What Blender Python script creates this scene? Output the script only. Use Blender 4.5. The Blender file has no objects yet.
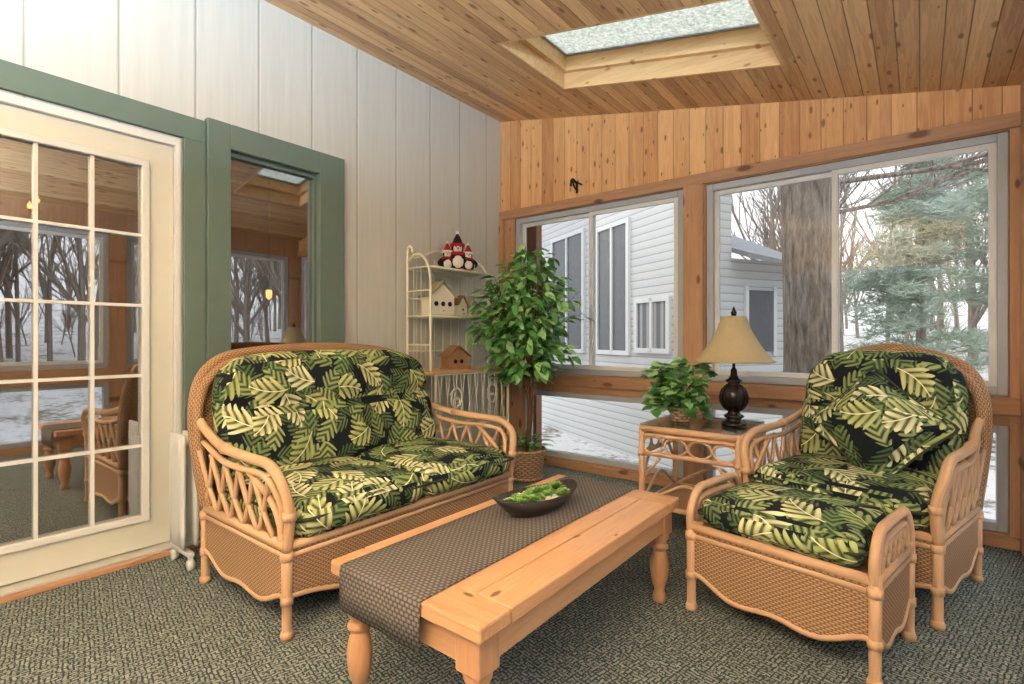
import bpy, bmesh, math, random
from mathutils import Vector, Matrix, noise as mnoise
random.seed(7)
PI=math.pi
def lin(c):
    c/=255.0
    return c/12.92 if c<=0.04045 else ((c+0.055)/1.055)**2.4
def S(r,g,b): return (lin(r),lin(g),lin(b),1.0)

# ---------------------------------------------------------------- materials
class NT:
    def __init__(s,name):
        s.m=bpy.data.materials.new(name); s.m.use_nodes=True
        s.t=s.m.node_tree; s.t.nodes.clear()
        s.out=s.t.nodes.new('ShaderNodeOutputMaterial')
    def n(s,ty,**k):
        x=s.t.nodes.new(ty)
        for a,v in k.items(): setattr(x,a,v)
        return x
    def put(s,sock,v):
        if isinstance(v,bpy.types.NodeSocket): s.t.links.new(v,sock)
        else: sock.default_value=v
    def math(s,op,a,b=0.0,c=0.0,clamp=False):
        x=s.n('ShaderNodeMath',operation=op,use_clamp=clamp)
        s.put(x.inputs[0],a); s.put(x.inputs[1],b); s.put(x.inputs[2],c)
        return x.outputs[0]
    def vm(s,op,a,b=(0,0,0),sc=None):
        x=s.n('ShaderNodeVectorMath',operation=op)
        s.put(x.inputs[0],a)
        if op!='SCALE': s.put(x.inputs[1],b)
        if sc is not None: s.put(x.inputs['Scale'],sc)
        return x.outputs[0]
    def mix(s,f,a,b,blend='MIX'):
        x=s.n('ShaderNodeMix',data_type='RGBA',blend_type=blend)
        s.put(x.inputs[0],f); s.put(x.inputs[6],a); s.put(x.inputs[7],b)
        return x.outputs[2]
    def sep(s,v):
        x=s.n('ShaderNodeSeparateXYZ'); s.put(x.inputs[0],v); return x.outputs
    def comb(s,a,b,c):
        x=s.n('ShaderNodeCombineXYZ'); s.put(x.inputs[0],a);s.put(x.inputs[1],b);s.put(x.inputs[2],c); return x.outputs[0]
    def tc(s,w='Object'):
        return s.n('ShaderNodeTexCoord').outputs[w]
    def noise(s,v,scale=5,detail=3,rough=.5):
        x=s.n('ShaderNodeTexNoise'); s.put(x.inputs['Vector'],v)
        x.inputs['Scale'].default_value=scale; x.inputs['Detail'].default_value=detail; x.inputs['Roughness'].default_value=rough
        return x.outputs[0]
    def ramp(s,f,stops):
        x=s.n('ShaderNodeValToRGB'); s.put(x.inputs[0],f)
        e=x.color_ramp.elements
        e[0].position=stops[0][0]; e[0].color=stops[0][1]
        e[1].position=stops[-1][0]; e[1].color=stops[-1][1]
        for p,c in stops[1:-1]:
            q=e.new(p); q.color=c
        return x.outputs[0]
    def bsdf(s,col,rough=.6,spec=.3,metal=0,height=None,bstr=.3,bdist=.01,emis=None,estr=0,sheen=0,alpha=None,trans=0):
        b=s.n('ShaderNodeBsdfPrincipled')
        s.put(b.inputs['Base Color'],col); s.put(b.inputs['Roughness'],rough)
        b.inputs['Specular IOR Level'].default_value=spec; b.inputs['Metallic'].default_value=metal
        if emis: b.inputs['Emission Color'].default_value=emis; b.inputs['Emission Strength'].default_value=estr
        if trans: b.inputs['Transmission Weight'].default_value=trans
        if height is not None:
            bp=s.n('ShaderNodeBump'); bp.inputs['Strength'].default_value=bstr; bp.inputs['Distance'].default_value=bdist
            s.put(bp.inputs['Height'],height); s.t.links.new(bp.outputs[0],b.inputs['Normal'])
        s.t.links.new(b.outputs[0],s.out.inputs[0])
        return s.m

def plain(name,c,rough=.5,spec=.3,metal=0,var=.08,nscale=12,**k):
    t=NT(name); nz=t.noise(t.tc(),nscale,3)
    d=tuple(x*(1-var*2) for x in c[:3])+(1,); l=tuple(min(1,x*(1+var)) for x in c[:3])+(1,)
    return t.bsdf(t.mix(nz,d,l),rough,spec,metal,height=nz,bstr=.05,**k)

def wood(name,dark,light,across,along,width=None,groove=.003,knots=True,rough=.45,knot_c=(90,45,18),contrast=1.0,gcol=(60,32,15),coord='Object',kscale=5.0,kamt=.13,sat=.88):
    t=NT(name); c=t.sep(t.tc(coord))
    A=c[across]; L=c[along]; T=c[3-across-along]
    if width:
        a=t.math('DIVIDE',A,width); idx=t.math('FLOOR',a); fr=t.math('FRACT',t.math('ADD',a,100.0))
        wn=t.n('ShaderNodeTexWhiteNoise',noise_dimensions='1D'); t.put(wn.inputs['W'],idx); rnd=wn.outputs['Value']
        e=t.math('MULTIPLY',t.math('MINIMUM',fr,t.math('SUBTRACT',1.0,fr)),width)
        g=t.math('LESS_THAN',e,groove)
        gh=t.math('MINIMUM',t.math('DIVIDE',e,groove*2.0),1.0)
    else:
        rnd=0.5; g=None; gh=None
    v=t.comb(t.math('MULTIPLY',A,22.0),t.math('ADD',t.math('MULTIPLY',L,1.3),t.math('MULTIPLY',rnd,37.0)),t.math('MULTIPLY',T,22.0))
    g1=t.noise(v,1.0,6,.65)
    rg=t.math('SINE',t.math('MULTIPLY',g1,38.0))
    f=t.math('ADD',t.math('MULTIPLY',g1,.75*contrast),t.math('MULTIPLY',rg,.11*contrast))
    f=t.math('ADD',f,t.math('MULTIPLY',t.math('SUBTRACT',rnd,.5),.62*contrast))
    f=t.math('ADD',f,.14,clamp=True)
    col=t.mix(f,dark,light)
    if knots:
        kv=t.comb(t.math('ADD',t.math('MULTIPLY',A,kscale*2.0),t.math('MULTIPLY',rnd,9.0)),t.math('MULTIPLY',L,kscale*.8),0.0)
        vo=t.n('ShaderNodeTexVoronoi',voronoi_dimensions='2D'); t.put(vo.inputs['Vector'],kv); vo.inputs['Scale'].default_value=1.0
        sz=t.math('MULTIPLY',t.sep(vo.outputs['Color'])[0],kamt)
        k=t.math('SUBTRACT',1.0,t.math('DIVIDE',vo.outputs['Distance'],t.math('ADD',sz,.03)),clamp=True)
        k=t.math('MULTIPLY',k,2.0,clamp=True)
        col=t.mix(t.math('MULTIPLY',k,.8),col,S(*knot_c))
    if g is not None: col=t.mix(t.math('MULTIPLY',g,.7),col,S(*gcol))
    hs=t.n('ShaderNodeHueSaturation'); hs.inputs['Saturation'].default_value=sat; t.put(hs.inputs['Color'],col); col=hs.outputs[0]
    return t.bsdf(col,rough,.3,height=gh if gh is not None else g1,bstr=.6 if gh is not None else .08,bdist=.006)

M={}
M['ceil']=wood('cedar_ceiling_boards',S(168,112,66),S(242,196,136),0,1,.088,.0020,True,.42,kscale=4.5,gcol=(112,70,38),knot_c=(120,72,36),sat=.93)
M['backw']=wood('cedar_wall_boards',S(186,122,66),S(238,186,120),0,2,.118,.0016,True,.45,kscale=5.5,knot_c=(134,76,36),gcol=(146,92,50),sat=.93)
M['trimx']=wood('cedar_trim_horizontal',S(150,100,60),S(200,148,96),2,0,None,knots=True,rough=.45,kscale=3,sat=.84)
M['trimz']=wood('cedar_trim_vertical',S(156,104,62),S(206,154,100),0,2,None,knots=True,rough=.45,kscale=3,sat=.84)
M['trimy']=wood('cedar_trim_along',S(160,106,64),S(210,156,102),0,1,None,knots=True,rough=.45,kscale=3,sat=.84)
M['shaft']=wood('pine_shaft_boards',S(202,150,94),S(242,206,150),2,0,None,knots=True,rough=.4,kscale=4,kamt=.06,knot_c=(160,104,60),sat=.95)
M['pine']=wood('honey_pine',S(188,124,68),S(228,174,114),0,1,None,knots=True,rough=.32,kscale=3.0,contrast=.9,kamt=.05,sat=.86)
M['pinex']=wood('honey_pine_cross',S(182,120,66),S(222,168,108),1,0,None,knots=True,rough=.32,kscale=3.0,contrast=.9,kamt=.05,sat=.86)
M['pinez']=wood('honey_pine_leg',S(180,116,64),S(218,162,102),0,2,None,knots=False,rough=.32,contrast=.8,sat=.86)
M['green']=plain('sage_green_paint',S(106,125,117),.5,var=.05)
M['cream']=plain('cream_door_paint',S(216,217,206),.4,var=.03)
M['white']=plain('white_vinyl',S(224,227,228),.35,var=.02)
M['greyv']=plain('grey_vinyl',S(178,183,191),.4,var=.03)
M['alu']=plain('aluminium',S(200,200,196),.35,metal=.4,var=.05)
M['rattan']=wood('rattan_pole',S(182,132,84),S(226,180,128),1,0,None,knots=False,rough=.38,contrast=1.0,coord='UV',sat=.84)
M['black']=plain('black_metal',S(30,28,28),.35,var=.2)
M['ironcream']=plain('cream_metal',S(226,226,204),.4,var=.05)
M['heater']=plain('white_enamel',S(206,210,208),.3,var=.03)
M['piping']=plain('dark_green_piping',S(60,68,48),.8,var=.2)

def siding_groove():
    t=NT('cream_panel_siding'); c=t.sep(t.tc())
    a=t.math('DIVIDE',t.math('ADD',c[1],10.0+.14),.342); fr=t.math('FRACT',a)
    e=t.math('MULTIPLY',t.math('MINIMUM',fr,t.math('SUBTRACT',1.0,fr)),.342)
    g=t.math('LESS_THAN',e,.005)
    v=t.comb(0.0,t.math('MULTIPLY',c[1],25.0),t.math('MULTIPLY',c[2],1.4))
    nz=t.noise(v,1.2,5,.6)
    col=t.mix(nz,S(190,192,187),S(214,216,211)); col=t.mix(t.math('MULTIPLY',g,.5),col,S(150,147,135))
    h=t.math('ADD',t.math('MINIMUM',t.math('DIVIDE',e,.01),1.0),t.math('MULTIPLY',nz,.2))
    return t.bsdf(col,.6,.2,height=h,bstr=.5,bdist=.006)
M['siding']=siding_groove()

def lap_siding():
    t=NT('white_lap_siding'); c=t.sep(t.tc())
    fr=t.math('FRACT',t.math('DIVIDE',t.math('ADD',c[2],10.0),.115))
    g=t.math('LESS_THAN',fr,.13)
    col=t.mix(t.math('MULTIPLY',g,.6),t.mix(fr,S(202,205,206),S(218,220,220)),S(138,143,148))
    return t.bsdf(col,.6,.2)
M['lap']=lap_siding()

def carpet():
    t=NT('patterned_carpet'); u=t.tc()
    nz=t.n('ShaderNodeTexNoise'); t.put(nz.inputs['Vector'],u); nz.inputs['Scale'].default_value=32
    dv=t.vm('ADD',u,t.vm('SCALE',t.vm('SUBTRACT',nz.outputs['Color'],(.5,.5,.5)),sc=.016))
    def brick(ang,w,h):
        r=t.n('ShaderNodeVectorRotate',rotation_type='Z_AXIS'); t.put(r.inputs['Vector'],dv); r.inputs['Angle'].default_value=ang
        b=t.n('ShaderNodeTexBrick'); t.put(b.inputs['Vector'],r.outputs[0]); b.inputs['Scale'].default_value=1
        b.inputs['Brick Width'].default_value=w; b.inputs['Row Height'].default_value=h; b.inputs['Mortar Size'].default_value=.0034
        b.inputs['Color1'].default_value=(1,1,1,1); b.inputs['Color2'].default_value=(.6,.6,.6,1); b.inputs['Mortar'].default_value=(0,0,0,1)
        b.inputs['Mortar Smooth'].default_value=.3
        return b.outputs['Color']
    b1=brick(.2,.038,.0140); b2=brick(PI/2+.2,.038,.0140)
    ck=t.n('ShaderNodeTexChecker'); t.put(ck.inputs['Vector'],dv); ck.inputs['Scale'].default_value=24
    p=t.mix(ck.outputs['Fac'],b1,b2)
    fl=t.noise(u,240,2)
    big=t.noise(u,40,2)
    light=t.mix(big,S(132,140,132),S(184,189,182))
    col=t.mix(p,S(54,66,68),light)
    col=t.mix(t.math('MULTIPLY',fl,.28),col,S(94,104,102))
    return t.bsdf(col,.95,.05,height=t.math('ADD',p,fl),bstr=.4,bdist=.004)
M['carpet']=carpet()

def fabric(name,shift):
    t=NT(name); uv=t.vm('ADD',t.tc('UV'),shift)
    def layer(scale,off,freq,wid,length,slant):
        p=t.vm('ADD',t.vm('SCALE',uv,sc=scale),off)
        vo=t.n('ShaderNodeTexVoronoi',voronoi_dimensions='2D'); t.put(vo.inputs['Vector'],p); vo.inputs['Scale'].default_value=1; vo.inputs['Randomness'].default_value=.75
        d=t.vm('SUBTRACT',p,vo.outputs['Position'])
        cs=t.sep(vo.outputs['Color'])
        r=t.n('ShaderNodeVectorRotate',rotation_type='Z_AXIS'); t.put(r.inputs['Vector'],d); t.put(r.inputs['Angle'],t.math('MULTIPLY',cs[0],6.283))
        q=t.sep(r.outputs[0]); x=q[0]
        y=t.math('ADD',q[1],t.math('MULTIPLY',t.math('MULTIPLY',x,x),.35))
        ay=t.math('ABSOLUTE',y)
        xn=t.math('DIVIDE',x,length)
        env=t.math('MAXIMUM',t.math('SUBTRACT',1.0,t.math('MULTIPLY',xn,xn)),0.0)
        ph=t.math('MULTIPLY',t.math('SUBTRACT',x,t.math('MULTIPLY',ay,slant)),freq)
        sn=t.math('ADD',t.math('MULTIPLY',t.math('SINE',ph),.5),.5)
        lob=t.math('ADD',t.math('MULTIPLY',t.math('POWER',sn,.6),.52),.48)
        w=t.math('MULTIPLY',t.math('MULTIPLY',env,lob),wid)
        m=t.math('MULTIPLY',t.math('SUBTRACT',w,ay),50.0,clamp=True)
        edge=t.math('DIVIDE',ay,t.math('ADD',t.math('MULTIPLY',env,wid),.02),clamp=True)
        rib=t.math('LESS_THAN',ay,.014)
        return m,sn,edge,rib,cs
    base=S(26,32,38)
    m,sn,ed,rib,cs=layer(8.8,(3.1,1.7,0),26,.42,.74,1.2)
    c1=t.mix(sn,S(34,48,38),t.mix(cs[1],S(74,98,68),S(112,126,86)))
    col=t.mix(m,base,c1)
    m,sn,ed,rib,cs=layer(7.4,(11.3,5.9,0),26,.35,.68,1.1)
    c2=t.mix(sn,S(48,68,46),t.mix(cs[1],S(112,138,90),S(172,180,126)))
    col=t.mix(m,col,c2)
    m,sn,ed,rib,cs=layer(6.2,(0,0,0),25,.44,.62,1.0)
    pal=t.ramp(cs[2],[(0,S(236,234,200)),(.35,S(220,218,166)),(.7,S(184,192,130)),(1,S(130,156,98))])
    inner=t.mix(sn,S(72,90,48),S(134,146,88))
    c3=t.mix(t.math('MULTIPLY',t.math('ADD',ed,t.math('MULTIPLY',sn,.45)),.95,clamp=True),inner,pal)
    c3=t.mix(t.math('MULTIPLY',t.math('LESS_THAN',sn,.26),.7),c3,S(62,78,44))
    c3=t.mix(rib,c3,S(238,236,204))
    sel=t.math('GREATER_THAN',cs[1],.26)
    col=t.mix(t.math('MULTIPLY',m,sel),col,c3)
    return t.bsdf(col,.85,.15,height=t.noise(uv,400,1),bstr=.1,bdist=.002)
M['fabric']=fabric('tropical_leaf_fabric',(0,0,0)); M['fabric2']=fabric('tropical_leaf_pillow_fabric',(1.13,.62,0))

def weave(name,c1,c2,su,sv,rough=.6,coord='UV',bst=.8):
    t=NT(name); c=t.sep(t.tc(coord))
    a=t.math('MULTIPLY',c[0],su); b=t.math('MULTIPLY',c[1],sv)
    row=t.math('FLOOR',b)
    ph=t.math('ADD',t.math('MULTIPLY',a,PI),t.math('MULTIPLY',row,PI))
    h1=t.math('ABSOLUTE',t.math('SINE',t.math('MULTIPLY',ph,.5)))
    fb=t.math('FRACT',t.math('ADD',b,500.0)); h2=t.math('SINE',t.math('MULTIPLY',fb,PI))
    h=t.math('MULTIPLY',h1,h2)
    col=t.mix(t.math('POWER',h,.6),c1,c2)
    return t.bsdf(col,rough,.25,height=h,bstr=bst,bdist=.003)
M['wicker']=weave('wicker_weave',S(96,70,50),S(202,162,124),90,125)
M['basket']=weave('basket_weave',S(120,88,66),S(214,178,146),40,60)
M['runner']=weave('runner_weave',S(50,47,45),S(134,126,118),110,80,.85,'UV',.4)

def mglass(name,refl,tint=(1,1,1,1),rough=0.0):
    t=NT(name)
    tr=t.n('ShaderNodeBsdfTransparent'); tr.inputs[0].default_value=tint
    gl=t.n('ShaderNodeBsdfGlossy'); gl.inputs['Roughness'].default_value=rough; gl.inputs['Color'].default_value=(.95,.97,1,1)
    lw=t.n('ShaderNodeLayerWeight'); lw.inputs[0].default_value=.25
    f=t.math('ADD',t.math('MULTIPLY',lw.outputs['Fresnel'],.5),refl,clamp=True)
    mx=t.n('ShaderNodeMixShader'); t.put(mx.inputs[0],f)
    t.t.links.new(tr.outputs[0],mx.inputs[1]); t.t.links.new(gl.outputs[0],mx.inputs[2]); t.t.links.new(mx.outputs[0],t.out.inputs[0])
    return t.m
M['glass']=mglass('dimming_window_glass',0.0,(.82,.825,.82,1))  # tint added to tone down the bright outdoors
M['screen']=mglass('screened_window_glass',0.0,(.72,.73,.735,1))
M['dglass']=mglass('reflective_door_glass',.38,(.8,.8,.8,1))
M['tglass']=mglass('table_glass',.12,(.8,.86,.82,1))
def frost():
    t=NT('snowy_skylight_glass')
    nz=t.noise(t.tc(),45,5,.75)
    col=t.ramp(nz,[(.35,S(150,154,150)),(.62,S(212,214,208))])
    tr=t.n('ShaderNodeBsdfTranslucent'); t.put(tr.inputs[0],col)
    tp=t.n('ShaderNodeBsdfTransparent'); t.put(tp.inputs[0],col)
    mx=t.n('ShaderNodeMixShader'); mx.inputs[0].default_value=.08
    t.t.links.new(tr.outputs[0],mx.inputs[1]); t.t.links.new(tp.outputs[0],mx.inputs[2]); t.t.links.new(mx.outputs[0],t.out.inputs[0])
    return t.m
M['frost']=frost()
def snow():
    t=NT('snowy_ground'); p=t.tc(); a=t.noise(p,.9,6,.65); b=t.noise(p,7,4,.7)
    f=t.math('ADD',t.math('MULTIPLY',a,.5),t.math('MULTIPLY',b,.5))
    col=t.ramp(f,[(.38,S(98,88,78)),(.44,S(150,146,140)),(.49,S(206,207,209)),(.8,S(216,218,221))])
    return t.bsdf(col,.8,.1,height=b,bstr=.4,bdist=.05)
M['snow']=snow()
def bark(name,a,b,sc_=14.0):
    t=NT(name); c=t.sep(t.tc()); v=t.comb(t.math('MULTIPLY',c[0],sc_),t.math('MULTIPLY',c[1],sc_),t.math('MULTIPLY',c[2],3.0))
    nz=t.noise(v,1.5,6,.7); f=t.math('MULTIPLY',t.math('SUBTRACT',nz,.32),2.6,clamp=True)
    return t.bsdf(t.mix(f,a,b),.9,.1,height=nz,bstr=.9,bdist=.05)
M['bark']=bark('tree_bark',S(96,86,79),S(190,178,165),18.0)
M['barkfar']=bark('hazed_distant_bark',S(134,122,112),S(176,164,152))  # bark colour paled to stand in for haze over the woods
M['stem']=bark('brown_stem',S(84,60,40),S(140,108,78))
def leafm(name,a,b,rough=.45):
    t=NT(name); o=t.tc(); nz=t.noise(o,14,2)
    return t.bsdf(t.mix(nz,a,b),rough,.4)
M['leaf1']=leafm('ficus_leaf',S(50,118,52),S(112,172,88))
M['leaf2']=leafm('ficus_leaf_pale',S(120,180,106),S(182,220,154))
M['ivy1']=leafm('ivy_leaf',S(46,106,48),S(98,156,80))
M['ivy2']=leafm('ivy_leaf_pale',S(130,184,112),S(188,222,162))
M['needle']=leafm('hazed_pine_needles',S(150,166,150),S(182,194,178),.8)  # needle green washed out, haze mixed into the colour
M['succ']=leafm('succulent_green',S(92,142,66),S(158,192,108))
M['stone']=plain('white_pebbles',S(214,210,192),.7,var=.15,nscale=60)
M['dwood']=plain('dark_bowl_wood',S(62,56,53),.35,var=.3,nscale=30)
M['shade']=plain('linen_lampshade',S(178,164,130),.8,var=.06,nscale=80)
M['bronze']=plain('bronze_black_base',S(38,32,30),.25,var=.3)
M['inter']=plain('interior_brown_wall',S(134,100,74),.8,var=.1)
M['interf']=plain('interior_floor',S(110,92,76),.5,var=.1)
M['dark']=plain('dark_window_pane',S(104,106,110),.15,spec=.5,var=.1)
M['blind']=weave('window_blinds',S(120,122,126),S(176,178,180),.001,26,.7,'Object',.1)
M['roof']=plain('grey_roof_shingle',S(150,156,162),.9,var=.15,nscale=20)
M['red']=plain('red_felt',S(178,30,34),.8); M['blk']=plain('black_felt',S(26,26,30),.8); M['wht']=plain('white_felt',S(235,232,226),.8)
M['orange']=plain('orange_nose',S(226,130,30),.6)
M['bhouse']=plain('cream_birdhouse_paint',S(232,230,214),.6,var=.06)
M['bhouse2']=plain('tan_birdhouse_wood',S(158,122,88),.6,var=.2)
M['bhroof']=plain('grey_birdhouse_roof',S(176,172,146),.6,var=.1)
t=NT('warm_bulb'); M['bulb']=t.bsdf(S(255,200,130),.5,emis=S(255,176,96),estr=3)

# ---------------------------------------------------------------- mesh builder
def cr(pts,n,closed=False):
    P=[Vector(p) for p in pts]; m=len(P); out=[]
    if m<3 and not closed: n=1
    if n<=1: return P
    rng=range(m) if closed else range(m-1)
    for i in rng:
        if closed: a,b,c,d=P[(i-1)%m],P[i],P[(i+1)%m],P[(i+2)%m]
        else:
            b,c=P[i],P[i+1]; a=P[i-1] if i>0 else b*2-c; d=P[i+2] if i+2<m else c*2-b
        for k in range(n):
            t=k/n
            out.append(.5*((2*b)+(c-a)*t+(2*a-5*b+4*c-d)*t*t+(3*b-a-3*c+d)*t**3))
    if not closed: out.append(P[-1])
    return out

class B:
    def __init__(s,name,M0=None):
        s.name=name; s.v=[]; s.f=[]; s.mi=[]; s.uv=[]; s.sm=[]; s.mats=[]; s.M=M0 or Matrix()
        s.W=s.M
    def slot(s,m):
        m=M[m] if isinstance(m,str) else m
        if m not in s.mats: s.mats.append(m)
        return s.mats.index(m)
    def add(s,vs,fs,mat,uvs=None,smooth=True,L=None):
        o=len(s.v); vs=[Vector(v) for v in vs]
        if L is not None: vs=[L@v for v in vs]
        mi=s.slot(mat)
        s.v+=vs
        for k,f in enumerate(fs):
            s.f.append([o+i for i in f]); s.mi.append(mi); s.sm.append(smooth)
            if uvs is not None: s.uv.append([uvs[k][j] for j in range(len(f))])
            else:
                a,b,c=vs[f[0]],vs[f[1]],vs[f[2]]; nn=(b-a).cross(c-a)
                if len(f)>3: nn=nn+(c-a).cross(vs[f[3]]-a)
                ax=max(range(3),key=lambda i:abs(nn[i]))
                s.uv.append([((vs[i].x,vs[i].y) if ax==2 else (vs[i].x,vs[i].z) if ax==1 else (vs[i].y,vs[i].z)) for i in f])
    def tube(s,pts,r,mat,closed=False,res=8,n=6,caps=True,L=None):
        P=cr(pts,n,closed); m=len(P)
        if isinstance(r,(list,tuple)):
            R=[]
            for i in range(m):
                x=i/(m-1)*(len(r)-1); k=min(int(x),len(r)-2); R.append(r[k]+(r[k+1]-r[k])*(x-k))
        else: R=[r]*m
        T=[]
        for i in range(m):
            a=P[(i-1)%m] if (closed or i>0) else P[i]; b=P[(i+1)%m] if (closed or i<m-1) else P[i]
            d=(b-a); T.append(d.normalized() if d.length>1e-9 else Vector((0,0,1)))
        up=Vector((0,0,1)) if abs(T[0].z)<.9 else Vector((1,0,0))
        nrm=(up-T[0]*up.dot(T[0])).normalized(); vs=[];l=0;ls=[]
        for i in range(m):
            nrm=nrm-T[i]*nrm.dot(T[i]); nrm.normalize(); bi=T[i].cross(nrm)
            if i: l+=(P[i]-P[i-1]).length
            ls.append(l)
            for k in range(res):
                a=2*PI*k/res; vs.append(P[i]+(nrm*math.cos(a)+bi*math.sin(a))*R[i])
        fs=[];uv=[]
        for i in range(m if closed else m-1):
            j=(i+1)%m; l2=ls[j] if j>i else ls[i]+.02
            for k in range(res):
                k2=(k+1)%res; fs.append([i*res+k,i*res+k2,j*res+k2,j*res+k])
                w=2*PI*R[i]/res
                uv.append([(ls[i],k*w),(ls[i],(k+1)*w),(l2,(k+1)*w),(l2,k*w)])
        if caps and not closed:
            fs.append(list(range(res))[::-1]); uv.append([(0,0)]*res)
            fs.append([(m-1)*res+k for k in range(res)]); uv.append([(0,0)]*res)
        s.add(vs,fs,mat,uv,True,L)
    def box(s,c,d,mat,bev=0.0,L=None,smooth=False):
        bm=bmesh.new(); bmesh.ops.create_cube(bm,size=1)
        for v in bm.verts: v.co=Vector((v.co.x*d[0]+c[0],v.co.y*d[1]+c[1],v.co.z*d[2]+c[2]))
        if bev>0: bmesh.ops.bevel(bm,geom=bm.edges[:],offset=bev,segments=2,affect='EDGES',profile=.5)
        bm.verts.index_update()
        vs=[v.co.copy() for v in bm.verts]; fs=[[v.index for v in f.verts] for f in bm.faces]; bm.free()
        s.add(vs,fs,mat,None,smooth,L)
    def bx(s,x0,x1,y0,y1,z0,z1,mat,bev=0):
        s.box(((x0+x1)/2,(y0+y1)/2,(z0+z1)/2),(x1-x0,y1-y0,z1-z0),mat,bev)
    def lathe(s,prof,c,mat,n=24,L=None,sx=1,sy=1,n_s=1):
        if n_s>1: prof=[(p.x,p.y) for p in cr([(a,b,0) for a,b in prof],n_s)]
        vs=[];fs=[]
        for r,z in prof:
            for k in range(n):
                a=2*PI*k/n; vs.append((c[0]+r*math.cos(a)*sx,c[1]+r*math.sin(a)*sy,c[2]+z))
        for i in range(len(prof)-1):
            for k in range(n):
                k2=(k+1)%n; fs.append([i*n+k,i*n+k2,(i+1)*n+k2,(i+1)*n+k])
        if prof[0][0]>1e-4: fs.append(list(range(n))[::-1])
        if prof[-1][0]>1e-4: fs.append([(len(prof)-1)*n+k for k in range(n)])
        s.add(vs,fs,mat,None,True,L)
    def ball(s,c,r,mat,n=12,sc=(1,1,1),L=None):
        prof=[(max(0,math.sin(PI*i/n))*r*1.0,-math.cos(PI*i/n)*r*sc[2]) for i in range(n+1)]
        prof[0]=(.0001,prof[0][1]);prof[-1]=(.0001,prof[-1][1])
        s.lathe(prof,c,mat,n+4,L,sc[0],sc[1])
    def cushion(s,c,d,rad,mat,n=16,puff=(0,0,0),fn=None,L=None):
        h=[x/2 for x in d]; vs=[];fs=[]; key={}
        ts=[]
        for i in range(n+1):
            t=-1+2*i/n; ts.append(math.copysign(abs(t)**.8,t))
        def vert(p):
            k=tuple(round(x,5) for x in p)
            if k in key: return key[k]
            q=Vector((p[0]*h[0],p[1]*h[1],p[2]*h[2]))
            inn=Vector([max(-(h[i]-rad),min(h[i]-rad,q[i])) for i in range(3)])
            e=q-inn
            if e.length>1e-9: q=inn+e.normalized()*rad
            u=[p[i] for i in range(3)]
            for i in range(3):
                if puff[i]:
                    j,k2=[a for a in range(3) if a!=i]
                    q[i]+=u[i]*puff[i]*(1-u[j]**2)*(1-u[k2]**2)
            if fn: q=fn(q,u)
            vs.append(q+Vector(c)); key[k]=len(vs)-1; return key[k]
        for ax in range(3):
            o=[a for a in range(3) if a!=ax]
            for sg in (-1,1):
                for i in range(n):
                    for j in range(n):
                        q=[]
                        for a,b in ((i,j),(i+1,j),(i+1,j+1),(i,j+1)):
                            p=[0,0,0]; p[ax]=sg; p[o[0]]=ts[a]; p[o[1]]=ts[b]; q.append(vert(p))
                        fs.append(q)
        s.add(vs,fs,mat,None,True,L)
    def skirt(s,p0,p1,ztop,zb,mat,th=.012,n=24):
        p0=Vector(p0);p1=Vector(p1);d=(p1-p0);ln=d.length;nn=Vector((-d.y,d.x,0)).normalized()*th/2
        vs=[];fs=[];uv=[]
        for i in range(n+1):
            t=i/n; p=p0+d*t
            for sgn in (-1,1):
                vs.append((p.x+nn.x*sgn,p.y+nn.y*sgn,zb(t))); vs.append((p.x+nn.x*sgn,p.y+nn.y*sgn,ztop))
        for i in range(n):
            a=i*4;b=a+4;t0=i/n*ln;t1=(i+1)/n*ln;z0=zb(i/n);z1=zb((i+1)/n)
            for f,u in (([a,b,b+1,a+1],[(t0,z0),(t1,z1),(t1,ztop),(t0,ztop)]),([a+2,a+3,b+3,b+2],[(t0,z0),(t0,ztop),(t1,ztop),(t1,z1)]),
                        ([a,a+2,b+2,b],[(t0,0),(t0,.01),(t1,.01),(t1,0)]),([a+1,b+1,b+3,a+3],[(t0,0),(t1,0),(t1,.01),(t0,.01)])):
                fs.append(f);uv.append(u)
        s.add(vs,fs,mat,uv,False)
    def leaf(s,p,d,nrm,L,W,mat,fold=.25,droop=.2):
        d=d.normalized(); side=d.cross(nrm)
        if side.length<1e-4: side=d.cross(Vector((1,0,0)))
        side.normalize(); up=side.cross(d).normalized()
        vs=[p,p+d*L*.35+side*W*.5+up*fold*W*.5,p+d*L*.72+side*W*.34+up*(fold*W*.3-droop*L*.2),p+d*L-up*droop*L*.6,
            p+d*L*.72-side*W*.34+up*(fold*W*.3-droop*L*.2),p+d*L*.35-side*W*.5+up*fold*W*.5,p+d*L*.38,p+d*L*.72-up*droop*L*.25]
        s.add(vs,[[0,1,6],[1,2,7,6],[2,3,7],[3,4,7],[4,5,6,7],[5,0,6]],mat)
    def done(s,recalc=True,bevel=0):
        me=bpy.data.meshes.new(s.name); W=s.W
        me.from_pydata([tuple(W@v) for v in s.v],[],s.f)
        for m in s.mats: me.materials.append(m)
        ul=me.uv_layers.new(name='UVMap'); i=0
        for k,p in enumerate(me.polygons):
            p.material_index=s.mi[k]; p.use_smooth=s.sm[k]
            for j in range(p.loop_total): ul.data[p.loop_start+j].uv=s.uv[k][j]
        if recalc:
            bm=bmesh.new(); bm.from_mesh(me); bmesh.ops.recalc_face_normals(bm,faces=bm.faces); bm.to_mesh(me); bm.free()
        ob=bpy.data.objects.new(s.name,me); bpy.context.scene.collection.objects.link(ob); return ob

def TR(x,y,z,a): return Matrix.Translation((x,y,z))@Matrix.Rotation(math.radians(a),4,'Z')

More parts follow.
